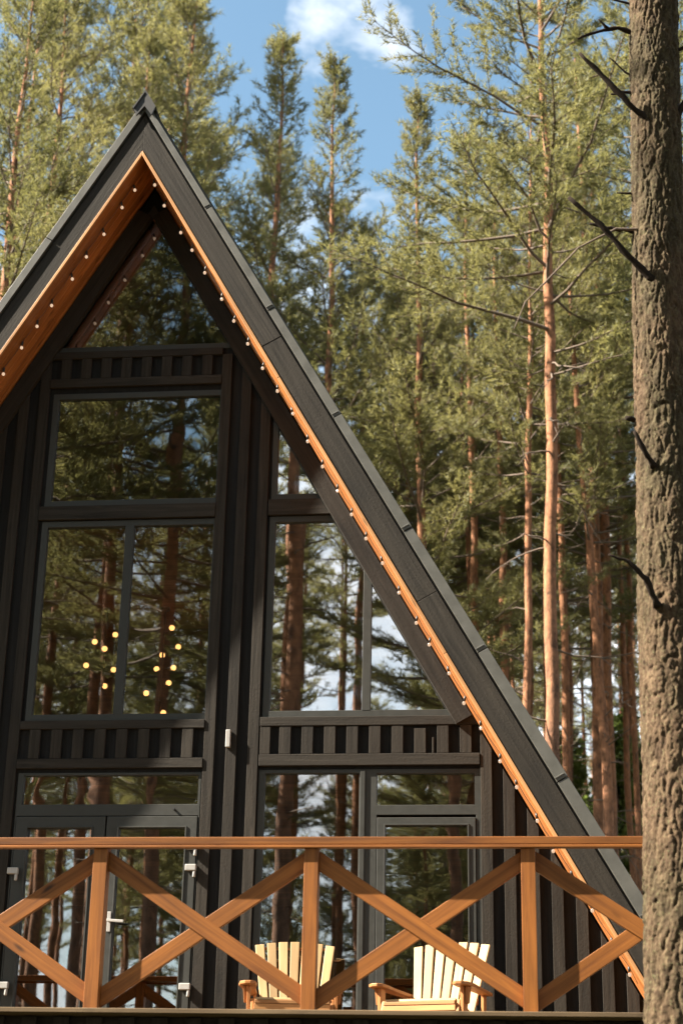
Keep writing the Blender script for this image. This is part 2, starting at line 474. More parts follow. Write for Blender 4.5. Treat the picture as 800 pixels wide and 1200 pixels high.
# -- windows ---------------------------------------------------------------
def ring(mb, outer, inner, y0, y1): mb.plate([list(outer), list(inner)], y0, y1)
gm = [0]
def pane(polys, parent, wav=(1.2, .8, .0035), refl=.27):
    gm[0] += 1
    m = glass_mat('window_glass_%d' % gm[0], refl, wav[0], wav[1], wav[2], gm[0])
    for p in polys:
        mb = MB(); mb.plate([list(p)], YF + .030, YF + .038)
        o = mb.build('pane', m, parent)
def window(poly, fw, mull=(), label=None, wav=(1.2, .8, .0035), refl=.27, name='window'):
    mb = MB()
    ring(mb, grow(poly, fw), poly, YF + .004, YF + .075)
    fr = part(mb.build(name, M['frame'], bevel=.003))
    if label: fr['label'] = label
    polys = [poly]
    for x0, x1 in mull:
        mb = MB()
        def ztop(x, poly=poly):
            if poly is tz and x > -1.668: return 5.492 - (x + 1.668) * (1.692 / .978)
            return max(p[1] for p in poly)
        zb = min(p[1] for p in poly)
        mb.hexa([(x0, YF + .002, zb - .004), (x0, YF + .07, zb - .004), (x1, YF + .07, zb - .004), (x1, YF + .002, zb - .004),
                 (x0, YF + .002, ztop(x0) + .004), (x0, YF + .07, ztop(x0) + .004), (x1, YF + .07, ztop(x1) + .004), (x1, YF + .002, ztop(x1) + .004)])
        mu = mb.build('mullion', M['frame'], fr, bevel=.003)
    if mull:
        x0, x1 = mull[0]
        if poly is tz:
            polys = [[(-2.2, 3.8), (x0, 3.8), (x0, ztop(x0)), (-1.668, 5.492), (-2.2, 5.492)], [(x1, 3.8), (-.69, 3.8), (x1, ztop(x1))]]
        else:
            a, b, c, d = poly[0][0], poly[1][0], poly[0][1], poly[2][1]
            polys = [rect(a, x0, c, d), rect(x1, b, c, d)]
    pane([grow(p, .004) for p in polys], fr, wav, refl)
    return fr
window(tri, FW, label='triangular gable window under the ridge', wav=(.9, .7, .003), refl=.12)
window(up, FW, label='wide upper window in deep shade', wav=(1.6, 1.2, .0022), refl=.15)
window(mid, FW, ((-3.53, -3.454),), label='two-pane window with the glowing chandeliers behind it', wav=(.8, 1.0, .0014), refl=.15)
window(st, FW * .9, label='small triangular window beside the right roof slope', wav=(1.0, .8, .003), refl=.45)
window(tz, FW, ((-1.424, -1.352),), label='slant-topped window reflecting sky and trunks', wav=(1.1, .6, .0018), refl=.36)

def leaf_door(x0, x1, z0, z1, st_, parent, label, glass, wav):
    mb = MB(); ring(mb, rect(x0, x1, z0, z1), glass, YF - .004, YF + .06)
    d = mb.build('door', M['frame'], parent, bevel=.004); d['label'] = label
    # glazing bead
    mb = MB(); ring(mb, grow(glass, .012), glass, YF - .012, YF - .002); mb.build('glazing_bead', M['frame'], d, bevel=.002)
    pane([grow(glass, .004)], d, wav, .2)
    return d
# left assembly : french doors under a transom light
tl = rect(-4.25, -2.768, 3.018, 3.262)
mb = MB(); mb.plate([list(dl), list(tl), rect(-4.286, -2.756, 1.06, 2.922)], YF + .004, YF + .075)
fl = part(mb.build('door_frame', M['frame'], bevel=.003)); fl['label'] = 'grey frame of the double glazed doors'
pane([grow(tl, .004)], fl, (1.5, 1.0, .004), .22)
d1 = leaf_door(-4.282, -3.527, 1.064, 2.916, .1, fl, 'left leaf of the double glazed doors', rect(-4.18, -3.64, 1.2, 2.822), (.8, 1.4, .0006))
d2 = leaf_door(-3.515, -2.760, 1.064, 2.916, .1, fl, 'right leaf of the double glazed doors', rect(-3.41, -2.856, 1.2, 2.822), (.8, 1.4, .0006))
def hinge(x, z, parent):
    mb = MB()
    mb.box(x - .045, x + .045, YF - .05, YF - .008, z - .022, z + .03)
    mb.tube([(x + .03, YF - .034, z - .075), (x + .03, YF - .034, z - .02)], .013, 10)
    return mb.build('hinge', M['white'], parent, bevel=.006)
hinge(-2.79, 2.487, d2); hinge(-2.79, 2.66, d2); hinge(-2.79, 1.55, d2)
mbx = hinge(-4.265, 2.46, d1); hinge(-4.265, 1.55, d1)
mb = MB()
mb.box(-3.455, -3.425, YF - .016, YF - .005, 1.98, 2.14)
mb.tube([(-3.44, YF - .012, 2.065), (-3.44, YF - .055, 2.065)], .009, 8)
mb.bar((-3.45, YF - .055, 2.066), (-3.31, YF - .058, 2.058), (0, 0, .022), (0, .014, 0))
mb.build('door_handle', M['white'], d2, bevel=.004)
mb = MB(); mb.tube([(-2.96, YF + .004, 2.975), (-2.96, YF - .018, 2.975)], .009, 8); mb.build('door_stop', M['black'], fl)
# right assembly : fixed pane, transom, single door
lp = rect(-2.215, -1.434, 1.12, 3.268)
tr_ = rect(-1.29, -.494, 3.004, 3.262)
mb = MB(); mb.plate([list(dr), lp, tr_, rect(-1.288, -.484, 1.06, 2.922)], YF + .004, YF + .075)
fr = part(mb.build('door_frame', M['frame'], bevel=.003)); fr['label'] = 'grey frame of the tall side pane and single door'
pane([grow(lp, .004)], fr, (.8, 1.6, .001), .2)
pane([grow(tr_, .004)], fr, (1.2, .9, .003), .24)
mb = MB(); mb.box(-1.425, -1.385, YF - .008, YF + .004, 1.06, 3.29); mb.build('cover_strip', M['frame'], fr, bevel=.003)
d3 = leaf_door(-1.284, -.488, 1.064, 2.90, .06, fr, 'single glazed door at the right', rect(-1.215, -.553, 1.2, 2.835), (.6, 2.6, .0028))

# -- roof ------------------------------------------------------------------
def roof_prism(mb, side, o0, o1, y0, y1, z_hi=None, z_lo=FOOT, o1_top=None):
    """slab following one slope between offsets o0 and o1 (square to the slope)"""
    def top(off): return (AX, AZ + off / CA) if z_hi is None else rk(side, z_hi, off)
    a0, a1 = top(o0), top(o1 if o1_top is None else o1_top)
    b0, b1 = rk(side, z_lo, o0), rk(side, z_lo, o1)
    mb.hexa([(a0[0], y0, a0[1]), (a0[0], y1, a0[1]), (a1[0], y1, a1[1]), (a1[0], y0, a1[1]),
             (b0[0], y0, b0[1]), (b0[0], y1, b0[1]), (b1[0], y1, b1[1]), (b1[0], y0, b1[1])])
mb = MB()
for s in (-1, 1): roof_prism(mb, s, .022, .30, Y0 + .032, YB + .6)
roof = part(mb.build('roof', M['cap']))
mb = MB()
for s in (-1, 1):
    roof_prism(mb, s, .302, .315, Y0 + .03, YB + .62)
    for y in np.arange(Y0 + .6, YB + .5, .5): roof_prism(mb, s, .3155, .34, y, y + .02)
mb.build('roof_sheet', M['metal'], roof)
# soffit planks run down the slope
mb = MB()
for s in (-1, 1):
    y = Y0 + .0235
    while y < YF - .02:
        y2 = min(y + .095, YF - .012)
        z = AZ - .012
        first = True
        while z > FOOT + .2:
            z2 = max(z - mb.rnd.uniform(2.2, 4.0) if not first else z - mb.rnd.uniform(1.0, 4.0), FOOT)
            roof_prism(mb, s, 0.0 if s > 0 else .0008, .02, y + .0015, y2 - .0015, z_hi=z if not first else None, z_lo=z2 + .002)
            z = z2; first = False
        y = y2
soff = mb.build('soffit', M['soffit'], roof, bevel=.0025)
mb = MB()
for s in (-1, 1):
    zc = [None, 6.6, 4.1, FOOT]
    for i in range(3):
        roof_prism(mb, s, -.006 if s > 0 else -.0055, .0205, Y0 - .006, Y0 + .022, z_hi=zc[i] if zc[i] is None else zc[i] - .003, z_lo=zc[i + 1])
mb.build('lit_edge_strip', M['edge'], roof, bevel=.003)  # strip added in a paler tone so the soffit edge looks sunlit
# fascia boards
mb = MB()
for s in (-1, 1):
    zc = [None, 6.9 if s > 0 else 5.2, 4.53 if s > 0 else 2.9, FOOT]
    for i in range(3):
        roof_prism(mb, s, .022 if s > 0 else .0222, .213, Y0 + (0 if s > 0 else .0006) + (.002 if i == 1 else 0), Y0 + .028, z_hi=zc[i] if zc[i] is None else zc[i] - .004, z_lo=zc[i + 1])
fas = mb.build('fascia', M['dark'], roof, bevel=.003)
# metal verge trim in lapped lengths
mb = MB()
for s in (-1, 1):
    z = None; cur = AZ + .3; k = 0
    while cur > FOOT + .3:
        nz = max(cur - (1.05 if s > 0 else 1.3), FOOT)
        t = (AZ - cur) / 8.0
        ow = (.285 + .055 * min(1, max(0, t))) if s > 0 else .30
        ow2 = (.285 + .055 * min(1, max(0, (AZ - nz) / 8.0))) if s > 0 else .30
        yy = Y0 - (.03 if s > 0 else .017) - .003 * (k % 2)
        if k == 0: roof_prism(mb, s, .232, ow2, yy, Y0 + .03, None, nz + .004, ow)
        else: roof_prism(mb, s, .232, ow2, yy, Y0 + .03, cur - .004, nz + .004, ow)
        a, b = rk(s, nz + .03, .228), rk(s, nz + .03, ow2 * .8 + .05)
        if s > 0: mb.bar((a[0], yy - .003, a[1]), (b[0], yy - .003, b[1]), Vector((CA * .010, 0, -SA * .010)), Vector((0, .006, 0)))
        cur = nz; k += 1
mb.build('verge_trim', M['metal'], roof, bevel=.002)
mb = MB()
hz = AZ + .315 / CA + .012
for s in (-1, 1):
    a = [(AX, hz - .0), (AX + s * .10, hz - .10 * TAN)]
    n = Vector((s * SA, 0, CA)) * .012
    y0, y1 = Y0 - .06, YB + .65
    p0, p1 = Vector((a[0][0], 0, a[0][1])), Vector((a[1][0], 0, a[1][1]))
    q0, q1 = p0 + Vector((0, 0, .012 / CA)), p1 + n
    mb.hexa([(v.x, y, v.z) for y in (y0, y1) for v in (p0, p1, q1, q0)])
    # closing end plate of the ridge cap
    e = [(AX, hz - .075 / CA), (AX + s * .072, hz - .10 * TAN - .075), (AX + s * .10, hz - .10 * TAN), (AX, hz)]
    mb.plate([[(x_, z_) for x_, z_ in e]], Y0 - .052 - .002 * s, Y0 - .034 - .002 * s)
mb.build('ridge_cap', M['cap'], roof)

# -- interior ----------------------------------------------------------------
mb = MB()
for s in (-1, 1):
    y = YF + .12
    while y < YB - .05:
        roof_prism(mb, s, -.04, -.02, y + .002, min(y + .14, YB - .05) - .002, z_hi=AZ - .25, z_lo=1.0); y += .14
part(mb.build('ceiling_lining', M['lining']))
mb = MB()
for z0, z1 in ((3.43, 3.64), (5.565, 5.69)):
    xl, xr = rk(-1, z1, -.06)[0], rk(1, z1, -.06)[0]
    y = YF + .12
    while y < YB - .1:
        mb.box(xl, xr, y + .002, y + .138, z0, z1, 'x'); y += .14
part(mb.build('upper_floor', M['lining']))
mb = MB(); mb.box(-8.4, 1.45, YF + .11, YB, .86, 1.0); part(mb.build('ground_floor', M['room']))
mb = MB(); mb.plate([[rk(-1, .3, -.01), rk(1, .3, -.01), (AX, AZ - .03)]], YB - .02, YB + .1); part(mb.build('back_wall', M['clad']))
mb = MB(); mb.box(-8.0, 1.0, YF + .3, YB - .3, -1.7, .84); part(mb.build('foundation', M['clad']))

# ------------------------------------------------------------------ wall fitting
mb = MB()
mb.box(-2.548, -2.508, YF - .055, YF - .016, 3.48, 3.63)
o = mb.build('wall_sensor', M['white'], bevel=.006)
tag(o, 'small white upright fitting on the dark batten left of the slat band', 'wall fitting')

# ------------------------------------------------------------------ festoon lights
def festoon(name, side, n, z_lo, label):
    t = thing(name, label, 'string lights', (AX, Y0 + .2, AZ), 0, 'string lights along the roof edges')
    ti = Matrix.Translation(-t.location)
    r2 = random.Random(3 + side)
    pts = []; marks = []
    Ltot = (AZ - z_lo) / SA
    for i in range(n):
        dd = .2 + i * .2715 + r2.uniform(-.035, .035)
        off = r2.uniform(-.012, .004)
        x, z = AX + side * (dd * CA), AZ - dd * SA
        p = Vector((x - side * SA * .012, Y0 + .17, z - CA * .012))
        pts.append(p); marks.append(p)
        d2 = dd + .136
        pts.append(Vector((AX + side * d2 * CA - side * SA * .018, Y0 + .172, AZ - d2 * SA - CA * .018 - r2.uniform(.0, .02))))
    mb = MB(); mb.tube(pts, .0022, 6)
    c = mb.build('cable', M['black'], t); c.matrix_parent_inverse = ti
    for p in marks:
        tilt = Vector((r2.uniform(-.25, .25), r2.uniform(-.1, .25), -1)).normalized()
        a = p + tilt * .004; b = p + tilt * .042
        mb = MB(); cc = b + tilt * .02
        mb.ball(cc, .0145, 2, 1.15)
        bl = mb.build('bulb', M['bulb'], t); bl.matrix_parent_inverse = ti
        mb = MB(); mb.tube([a, b], [.009, .0105], 8)
        sk = mb.build('socket', M['black'], bl); 
    return t
festoon('string_lights', 1, 31, 1.0, 'string of small round bulbs along the sunlit right roof edge')
festoon('string_lights', -1, 17, 4.0, 'string of small round bulbs along the shaded left roof edge')

# ------------------------------------------------------------------ chandeliers seen through the glass
def chandelier(x, y, bulbs, label):
    t = thing('chandelier', label, 'chandelier', (x, y, 5.56), 0, 'globe-bulb chandeliers inside the cabin')
    ti = Matrix.Translation(-t.location)
    zmin = min(b[1] for b in bulbs)
    mb = MB(); mb.tube([(x, y, 5.56), (x, y, zmin - .02)], .010, 8); mb.tube([(x, y, 5.563), (x, y, 5.535)], .05, 16)
    o = mb.build('stem', M['brass'], t); o.matrix_parent_inverse = ti
    r2 = random.Random(int(-x * 10))
    for bx, bz in bulbs:
        by = y + r2.uniform(-.18, .18)
        mb = MB(); mb.tube([(x, y, bz - .03), ((x + bx) / 2, (y + by) / 2, bz - .04), (bx, by, bz - .03)], .006, 6)
        a = mb.build('arm', M['brass'], t); a.matrix_parent_inverse = ti
        mb = MB(); mb.ball((bx, by, bz), .029, 2)
        mb.build('bulb', M['lamp'], a)
chandelier(-4.29, 16.5, [(-4.203, 5.303), (-4.352, 5.161), (-4.269, 5.115), (-4.441, 4.938), (-4.205, 4.944), (-4.28, 4.768)],
           'lit chandelier of small globes behind the left pane')
chandelier(-3.69, 16.5, [(-3.599, 5.33), (-3.574, 5.204), (-3.732, 5.116), (-3.779, 4.966), (-3.596, 4.963), (-3.643, 4.814), (-3.793, 4.621), (-3.66, 4.481)],
           'lit chandelier of small globes behind the pane right of the mullion')

# ------------------------------------------------------------------ deck and balustrade
DZ = 1.033
deck = thing('deck', 'raised timber deck running across the front of the cabin', 'deck', (-3.5, 12.2, -1.6))
dinv = Matrix.Translation(-deck.location)
mb = MB()
y = 10.40
while y < YF - .03:
    mb.box(-9.2, 2.6, y + .003, min(y + .137, YF - .016), DZ - .028, DZ, 'x'); y += .14
o = mb.build('deck_board', M['deck'], deck, bevel=.004); o.matrix_parent_inverse = dinv
mb = MB(); mb.box(-9.15, 2.55, 10.62, 10.665, .82, DZ - .03, 'x'); mb.box(-9.15, 2.55, 13.6, 13.65, .82, DZ - .03, 'x')
for x in np.arange(-9, 2.6, .6): mb.box(x, x + .045, 10.667, 13.598, .84, DZ - .031, 'y')
o = mb.build('joist', M['dark'], deck); o.matrix_parent_inverse = dinv
mb = MB()
x = -9.1
while x < 2.5:
    mb.box(x, x + .095, 10.58, 10.605, -1.6, DZ - .034); x += .2
o = mb.build('skirt_board', M['dark'], deck, bevel=.003); o.matrix_parent_inverse = dinv
mb = MB()
for x in (-9, -6, -3, 0, 2.4): mb.box(x, x + .14, 10.68, 10.82, -1.62, .83)
o = mb.build('deck_support', M['dark'], deck); o.matrix_parent_inverse = dinv

rail = thing('railing', 'orange-brown wooden railing with crossed braces along the deck front', 'railing', (-2.0, 10.5, DZ))
rinv = Matrix.Translation(-rail.location)
def rp(o): o.matrix_parent_inverse = rinv; return o
posts = [-5.244 - 1.297, -5.244, -3.947, -2.650, -1.353, -.056, 1.241, 2.5]
for px in posts:
    mb = MB(); mb.box(px - .043, px + .043, 10.45, 10.54, DZ + .001, 1.992)
    rp(mb.build('post', M['rail'], rail, bevel=.003))
mb = MB()
cuts = [-7.0, -3.3, 2.56]
for a, b in zip(cuts, cuts[1:]):
    mb.box(a + .001, b - .001, 10.432, 10.578, 1.998, 2.046, 'x')
rp(mb.build('top_rail', M['rail'], rail, bevel=.005))
mb = MB()
mb.box(-7.0, 2.56, 10.426, 10.45, 1.979, 1.9965, 'x')
rp(mb.build('under_strip', M['rail'], rail, bevel=.003))
for a, b in zip(posts, posts[1:]):
    x0, x1 = a + .0435, b - .0435
    for fall in (1, 0):
        za, zb = (1.912, 1.122) if fall else (1.105, 1.912)
        d = Vector((x1 - x0, 0, zb - za)); wv = Vector((-d.z, 0, d.x)).normalized()
        h = .098 / 2 / wv.z                                   # vertical half height of the board at the cut
        y0 = 10.500 if fall else 10.508
        def clampz(z): return min(max(z, DZ + .003), 1.99)
        mb = MB()
        segs = [(0, 1)]
        for s0, s1 in segs:
            xa, xb = x0 + (x1 - x0) * s0, x0 + (x1 - x0) * s1
            z0_, z1_ = za + (zb - za) * s0, za + (zb - za) * s1
            c = [(xa, y0, clampz(z0_ - h)), (xa, y0, clampz(z0_ + h)), (xa, y0 + .036, clampz(z0_ + h)), (xa, y0 + .036, clampz(z0_ - h)),
                 (xb, y0, clampz(z1_ - h)), (xb, y0, clampz(z1_ + h)), (xb, y0 + .036, clampz(z1_ + h)), (xb, y0 + .036, clampz(z1_ - h))]
            mb.hexa(c)
        rp(mb.build('brace', M['rail'], rail, bevel=.003))

# ------------------------------------------------------------------ adirondack chairs
def make_chair():
    t = thing('adirondack_chair', 'slatted pale wooden garden chair behind the middle railing post', 'chair', (0, 0, 0), 0, 'wooden garden chairs on the deck')
    # seat : slats on a slope, apron in front
    mb = MB()
    for k in range(7):
        y0 = .0 + k * .072; z = .318 - k * .022
        mb.bar((-.27, y0 + .033, z), (.27, y0 + .033, z), (0, .064, -.0195), (0, .006, .018))
    mb.build('seat', M['chair'], t, bevel=.003)
    mb = MB()
    mb.bar((-.275, -.012, .268), (.275, -.012, .268), (0, 0, .04), (0, .02, 0))
    mb.bar((-.272, -.016, .303), (.272, -.016, .303), (0, 0, .024), (0, .02, 0))
    mb.build('seat_apron', M['edge'], t, bevel=.003)
    # back : seven fanned slats
    mb = MB()
    lean = math.radians(20)
    for k in range(7):
        u = (k - 3) / 3
        xb, xt = u * .195, u * .272
        ht = .70 - .028 * u * u
        b = Vector((xb, .455, .165)); tp = Vector((xt, .455 + math.sin(lean) * ht, .165 + math.cos(lean) * ht))
        ax = (tp - b).normalized(); wv = Vector((1, 0, 0)) - ax * ax.x; wv.normalize(); tv = ax.cross(wv)
        mb.bar(b, tp, wv * .058, tv * .02, wv * .071)
    bk = mb.build('backrest', M['chair'], t, bevel=.005)
    mb = MB()
    for hh, wd in ((.22, .5), (.655, .56)):
        c = Vector((0, .455 + math.sin(lean) * hh + .022, .165 + math.cos(lean) * hh - .008))
        up_ = Vector((0, math.sin(lean), math.cos(lean)))
        mb.bar(c - Vector((wd / 2, 0, 0)), c + Vector((wd / 2, 0, 0)), up_ * (.05 if hh < .5 else .016), Vector((0, math.cos(lean), -math.sin(lean))) * .02)
    mb.build('back_rail', M['arm'], t, bevel=.003)
    for s in (-1, 1):
        # arm with a rounded, wider front
        mb = MB()
        outl = [(.0, .6), (.075, .6), (.1, .25), (.118, .06), (.105, -.045), (.07, -.085), (.025, -.09), (-.01, -.055), (-.015, .05), (.0, .25)]
        A = [mb.bm.verts.new((s * (.275 + px), py, .418 - .02 * py)) for px, py in outl]
        B = [mb.bm.verts.new((s * (.275 + px), py, .442 - .02 * py)) for px, py in outl]
        mb.bm.faces.new(A); mb.bm.faces.new(B)
        for i in range(len(A)): mb.bm.faces.new((A[i], A[(i + 1) % len(A)], B[(i + 1) % len(A)], B[i]))
        for fc in mb.bm.faces:
            for lp in fc.loops: lp[mb.uv].uv = (lp.vert.co.y + 5 * s, lp.vert.co.x)
        mb.build('armrest', M['arm'], t, bevel=.005)
        mb = MB(); mb.box(s * .318 - .012, s * .318 + .012, .0, .095, 0, .418, 'z')
        mb.bar((s * .34, .05, .30), (s * .35, .05, .415), (0, .05, 0), (.022, 0, 0), (0, .075, 0))
        mb.build('leg', M['arm'], t, bevel=.003)
        mb = MB(); mb.bar((s * .29, -.005, .285), (s * .29, .86, .035), (0, .03, .085), (.022, 0, 0)); mb.build('side_rail', M['arm'], t, bevel=.003)
        mb = MB(); mb.bar((s * .29, .56, .1), (s * .29, .565, .42), (0, .06, 0), (.022, 0, 0)); mb.build('leg', M['arm'], t, bevel=.003)
    return t
ch = make_chair()
ch.location = (-1.79, 12.95, DZ); ch.rotation_euler = (0, 0, math.radians(7))
c2 = copy_tree(ch)
c2.location = (-.862, 12.95, DZ); c2.rotation_euler = (0, 0, math.radians(-17))
c2['label'] = 'slatted pale wooden garden chair in front of the single glazed door'

# ------------------------------------------------------------------ ground
def forest_floor():
    m, nt, b = new_mat('forest_floor'); L = nt.links
    tc = N(nt, 'ShaderNodeTexCoord')
    a = N(nt, 'ShaderNodeTexNoise', Scale=.35, Detail=6.0); L.new(tc.outputs['Object'], a.inputs[0])
    c = N(nt, 'ShaderNodeTexNoise', Scale=9.0, Detail=6.0, Roughness=.7); L.new(tc.outputs['Object'], c.inputs[0])
    r1 = ramp(nt, a.outputs[0], ((.35, (.075, .05, .03)), (.6, (.045, .055, .02))))
    r2 = ramp(nt, c.outputs[0], ((.3, .5), (.7, 1.3)))
    L.new(mul(nt, r1.outputs[0], r2.outputs[0]), b.inputs['Base Color']); b.inputs['Roughness'].default_value = .95
    bp = N(nt, 'ShaderNodeBump', Strength=.8, Distance=.08); L.new(c.outputs[0], bp.inputs['Height']); L.new(bp.outputs[0], b.inputs['Normal'])
    return m
def gz(x, y):
    d = max(0, abs(x) + abs(y - 10) - 25)
    return -1.6 + min(1, d / 40) * 1.1 * mnoise.noise(Vector((x * .03, y * .03, 0)))
mb = MB()
xs = [-1500, -700, -300, -150] + list(range(-100, 101, 8)) + [150, 300, 700, 1500]
ys = xs
gv = [[mb.bm.verts.new((x, y, gz(x, y))) for x in xs] for y in ys]
for j in range(len(ys) - 1):
    for i in range(len(xs) - 1):
        fc = mb.bm.faces.new((gv[j][i], gv[j][i + 1], gv[j + 1][i + 1], gv[j + 1][i])); fc.smooth = True
tag(mb.build('ground', forest_floor()), kind='structure')

# ------------------------------------------------------------------ pines
def tubes_np(paths, n=5):
    """paths: list of (points Nx3, radii N) -> verts, quads"""
    V, Q = [], []; base = 0
    for P, r in paths:
        P = np.asarray(P, float); r = np.asarray(r, float); k = len(P)
        d = np.gradient(P, axis=0); d /= np.linalg.norm(d, axis=1)[:, None] + 1e-9
        ref = np.where(np.abs(d[:, 2:3]) > .9, np.array([[1., 0, 0]]), np.array([[0, 0, 1.]]))
        ref = np.repeat(ref[:1], k, 0)
        u = np.cross(d, ref); u /= np.linalg.norm(u, axis=1)[:, None] + 1e-9
        v = np.cross(d, u)
        a = np.arange(n) * 2 * np.pi / n
        ring = P[:, None] + r[:, None, None] * (np.cos(a)[None, :, None] * u[:, None] + np.sin(a)[None, :, None] * v[:, None])
        V.append(ring.reshape(-1, 3))
        idx = base + np.arange(k * n).reshape(k, n)
        nx = np.roll(idx, -1, axis=1)
        Q.append(np.stack([idx[:-1], nx[:-1], nx[1:], idx[1:]], -1).reshape(-1, 4))
        base += k * n
    return np.concatenate(V), np.concatenate(Q)

def mesh_np(name, V, F, mat, smooth=True):
    me = bpy.data.meshes.new(name)
    V = np.asarray(V, np.float32); F = np.asarray(F, np.int32); c = F.shape[1]
    me.vertices.add(len(V)); me.vertices.foreach_set('co', V.ravel())
    me.loops.add(F.size); me.loops.foreach_set('vertex_index', F.ravel())
    me.polygons.add(len(F)); me.polygons.foreach_set('loop_start', np.arange(len(F), dtype=np.int32) * c)
    me.polygons.foreach_set('loop_total', np.full(len(F), c, np.int32))
    me.polygons.foreach_set('use_smooth', np.full(len(F), smooth))
    me.update(calc_edges=True); me.materials.append(mat)
    return me

def unit(v): return v / (np.linalg.norm(v, axis=-1, keepdims=True) + 1e-9)

def make_pine(seed, H=24.0, cb=.5, rmax=2.3, r0=.17, dens=1.0, nlen=.125, nw=.015, conic=.5, dead=24, mat='needles', young=False):
    g = np.random.default_rng(seed)
    # trunk
    k = 30
    t = np.linspace(0, 1, k)
    wob = np.cumsum(g.normal(0, .022, (k, 2)), 0); wob -= np.linspace(0, 1, k)[:, None] * wob[-1] * .6
    wob[0] = 0
    TP = np.c_[wob, t * H]
    TR = r0 * (1 - .45 * t - .5 * t ** 4) + .05 * r0 * np.exp(-t * 40) * 6
    TR = np.maximum(TR, .012)
    tv, tq = tubes_np([(TP, TR)], 12)
    def tp(h): return np.array([np.interp(h, TP[:, 2], TP[:, 0]), np.interp(h, TP[:, 2], TP[:, 1]), h])
    branches = []; shoots_p = []; shoots_d = []
    lop, lopa = g.uniform(.1, .45), g.uniform(0, 6.28)
    h = cb * H
    while h < H * .985:
        q = (h - cb * H) / (H * (1 - cb))            # 0 crown base .. 1 top
        prof = (min(1, .55 + q * 2.2) * (1 - q ** 1.6) ** .8 * (1 - conic * q)) + .07
        nb = g.integers(3, 6) if q > .1 else g.integers(2, 4)
        a0 = g.uniform(0, 6.28)
        for i in range(nb):
            a = a0 + i * 6.283 / nb + g.normal(0, .35)
            Lb = rmax * prof * g.uniform(.4, 1.4) * (1 + lop * math.cos(a - lopa))
            if g.random() < .42 - .5 * q: continue
            el = math.radians(-8 + 62 * q ** 1.1 + g.normal(0, 9))
            d = np.array([math.cos(a) * math.cos(el), math.sin(a) * math.cos(el), math.sin(el)])
            p = tp(h + g.uniform(-.15, .15)); pts = [p]; n = 7
            for s in range(n):
                d = d + np.array([g.normal(0, .10), g.normal(0, .10), .075 + g.normal(0, .05)]); d /= np.linalg.norm(d)
                p = p + d * Lb / n; pts.append(p)
            pts = np.array(pts)
            rb = .008 + .008 * Lb
            branches.append((pts, np.linspace(rb, .004, n + 1)))
            # side branches
            m = max(4, int(Lb / .15 * dens))
            for s in range(m):
                u = .30 + .70 * (s + g.uniform(0, 1)) / m
                ii = min(int(u * n), n - 1); fr = u * n - ii
                bp = pts[ii] * (1 - fr) + pts[ii + 1] * fr
                bd = unit(pts[ii + 1] - pts[ii])
                side = unit(np.cross(bd, [0, 0, 1.])) * (1 if s % 2 else -1)
                sd = unit(bd * g.uniform(.5, 1.0) + side * g.uniform(.35, 1.0) + np.array([0, 0, g.uniform(.0, .45)]))
                sl = (.28 + .36 * Lb * (1 - u)) * g.uniform(.6, 1.2)
                ns = max(2, int(sl / .085))
                for z in range(ns):
                    w_ = (z + .6) / ns
                    sp = bp + sd * sl * w_ + g.normal(0, .025, 3)
                    shoots_p.append(sp); shoots_d.append(unit(sd + g.normal(0, .38, 3) + np.array([0, 0, .30])))
                if sl > .3: branches.append((np.array([bp, bp + sd * sl * .5, bp + sd * sl * .95]), np.array([.006, .004, .002])))
        h += g.uniform(.26, .46) * (1 if q < .8 else .7)
    # dead branches on the bare trunk
    for i in range(dead):
        h = H * g.uniform(.12, cb + .12); a = g.uniform(0, 6.28); Lb = g.uniform(.3, 1.9) * min(1, .35 + h / H)
        el = math.radians(g.uniform(-25, 25)); d = np.array([math.cos(a) * math.cos(el), math.sin(a) * math.cos(el), math.sin(el)])
        p = tp(h); pts = [p]
        for s in range(6):
            d = unit(d + g.normal(0, .16, 3) + np.array([0, 0, -.02])); p = p + d * Lb / 6; pts.append(p)
            if s > 1 and g.random() < .7:
                sd = unit(d + g.normal(0, .6, 3)); ll = Lb * g.uniform(.15, .4)
                branches.append((np.array([p, p + sd * ll * .5, p + sd * ll + [0, 0, -.03]]), np.array([.006, .004, .002])))
        branches.append((np.array(pts), np.linspace(.017, .004, 7)))
    bv, bq = tubes_np(branches, 4)
    S, D = np.array(shoots_p), np.array(shoots_d)
    nn = 13
    ns = len(S)
    ref = unit(g.normal(0, 1, (ns, nn, 3)))
    Dn = D[:, None, :]
    perp = unit(ref - (ref * Dn).sum(-1, keepdims=True) * Dn)
    ang = np.radians(g.uniform(18, 70, (ns, nn, 1)))
    nd = Dn * np.cos(ang) + perp * np.sin(ang)
    along = g.uniform(-.08, .07, (ns, nn, 1))
    b = S[:, None, :] + Dn * along
    ll = nlen * g.uniform(.7, 1.25, (ns, nn, 1))
    sidev = unit(np.cross(nd, g.normal(0, 1, (ns, nn, 3)))) * nw
    if mat == 'leaves':
        tri_v = np.stack([b, b + nd * ll * .55 + sidev * 2.2, b + nd * ll, b + nd * ll * .55 - sidev * 2.2], 2).reshape(-1, 3)
        F = np.arange(len(tri_v)).reshape(-1, 4)
    else:
        tri_v = np.stack([b - sidev * .5, b + sidev * .5, b + nd * ll], 2).reshape(-1, 3)
        F = np.arange(len(tri_v)).reshape(-1, 3)
    tm = mesh_np('trunk', np.concatenate([tv, bv]), np.concatenate([tq, bq + len(tv)]), M['pine_bark'])
    tm.materials.append(M['twig'])
    tm.polygons.foreach_set('material_index', np.r_[np.zeros(len(tq), np.int32), np.ones(len(bq), np.int32)])
    return (tm, mesh_np('crown', tri_v, F, M[mat], False), H)

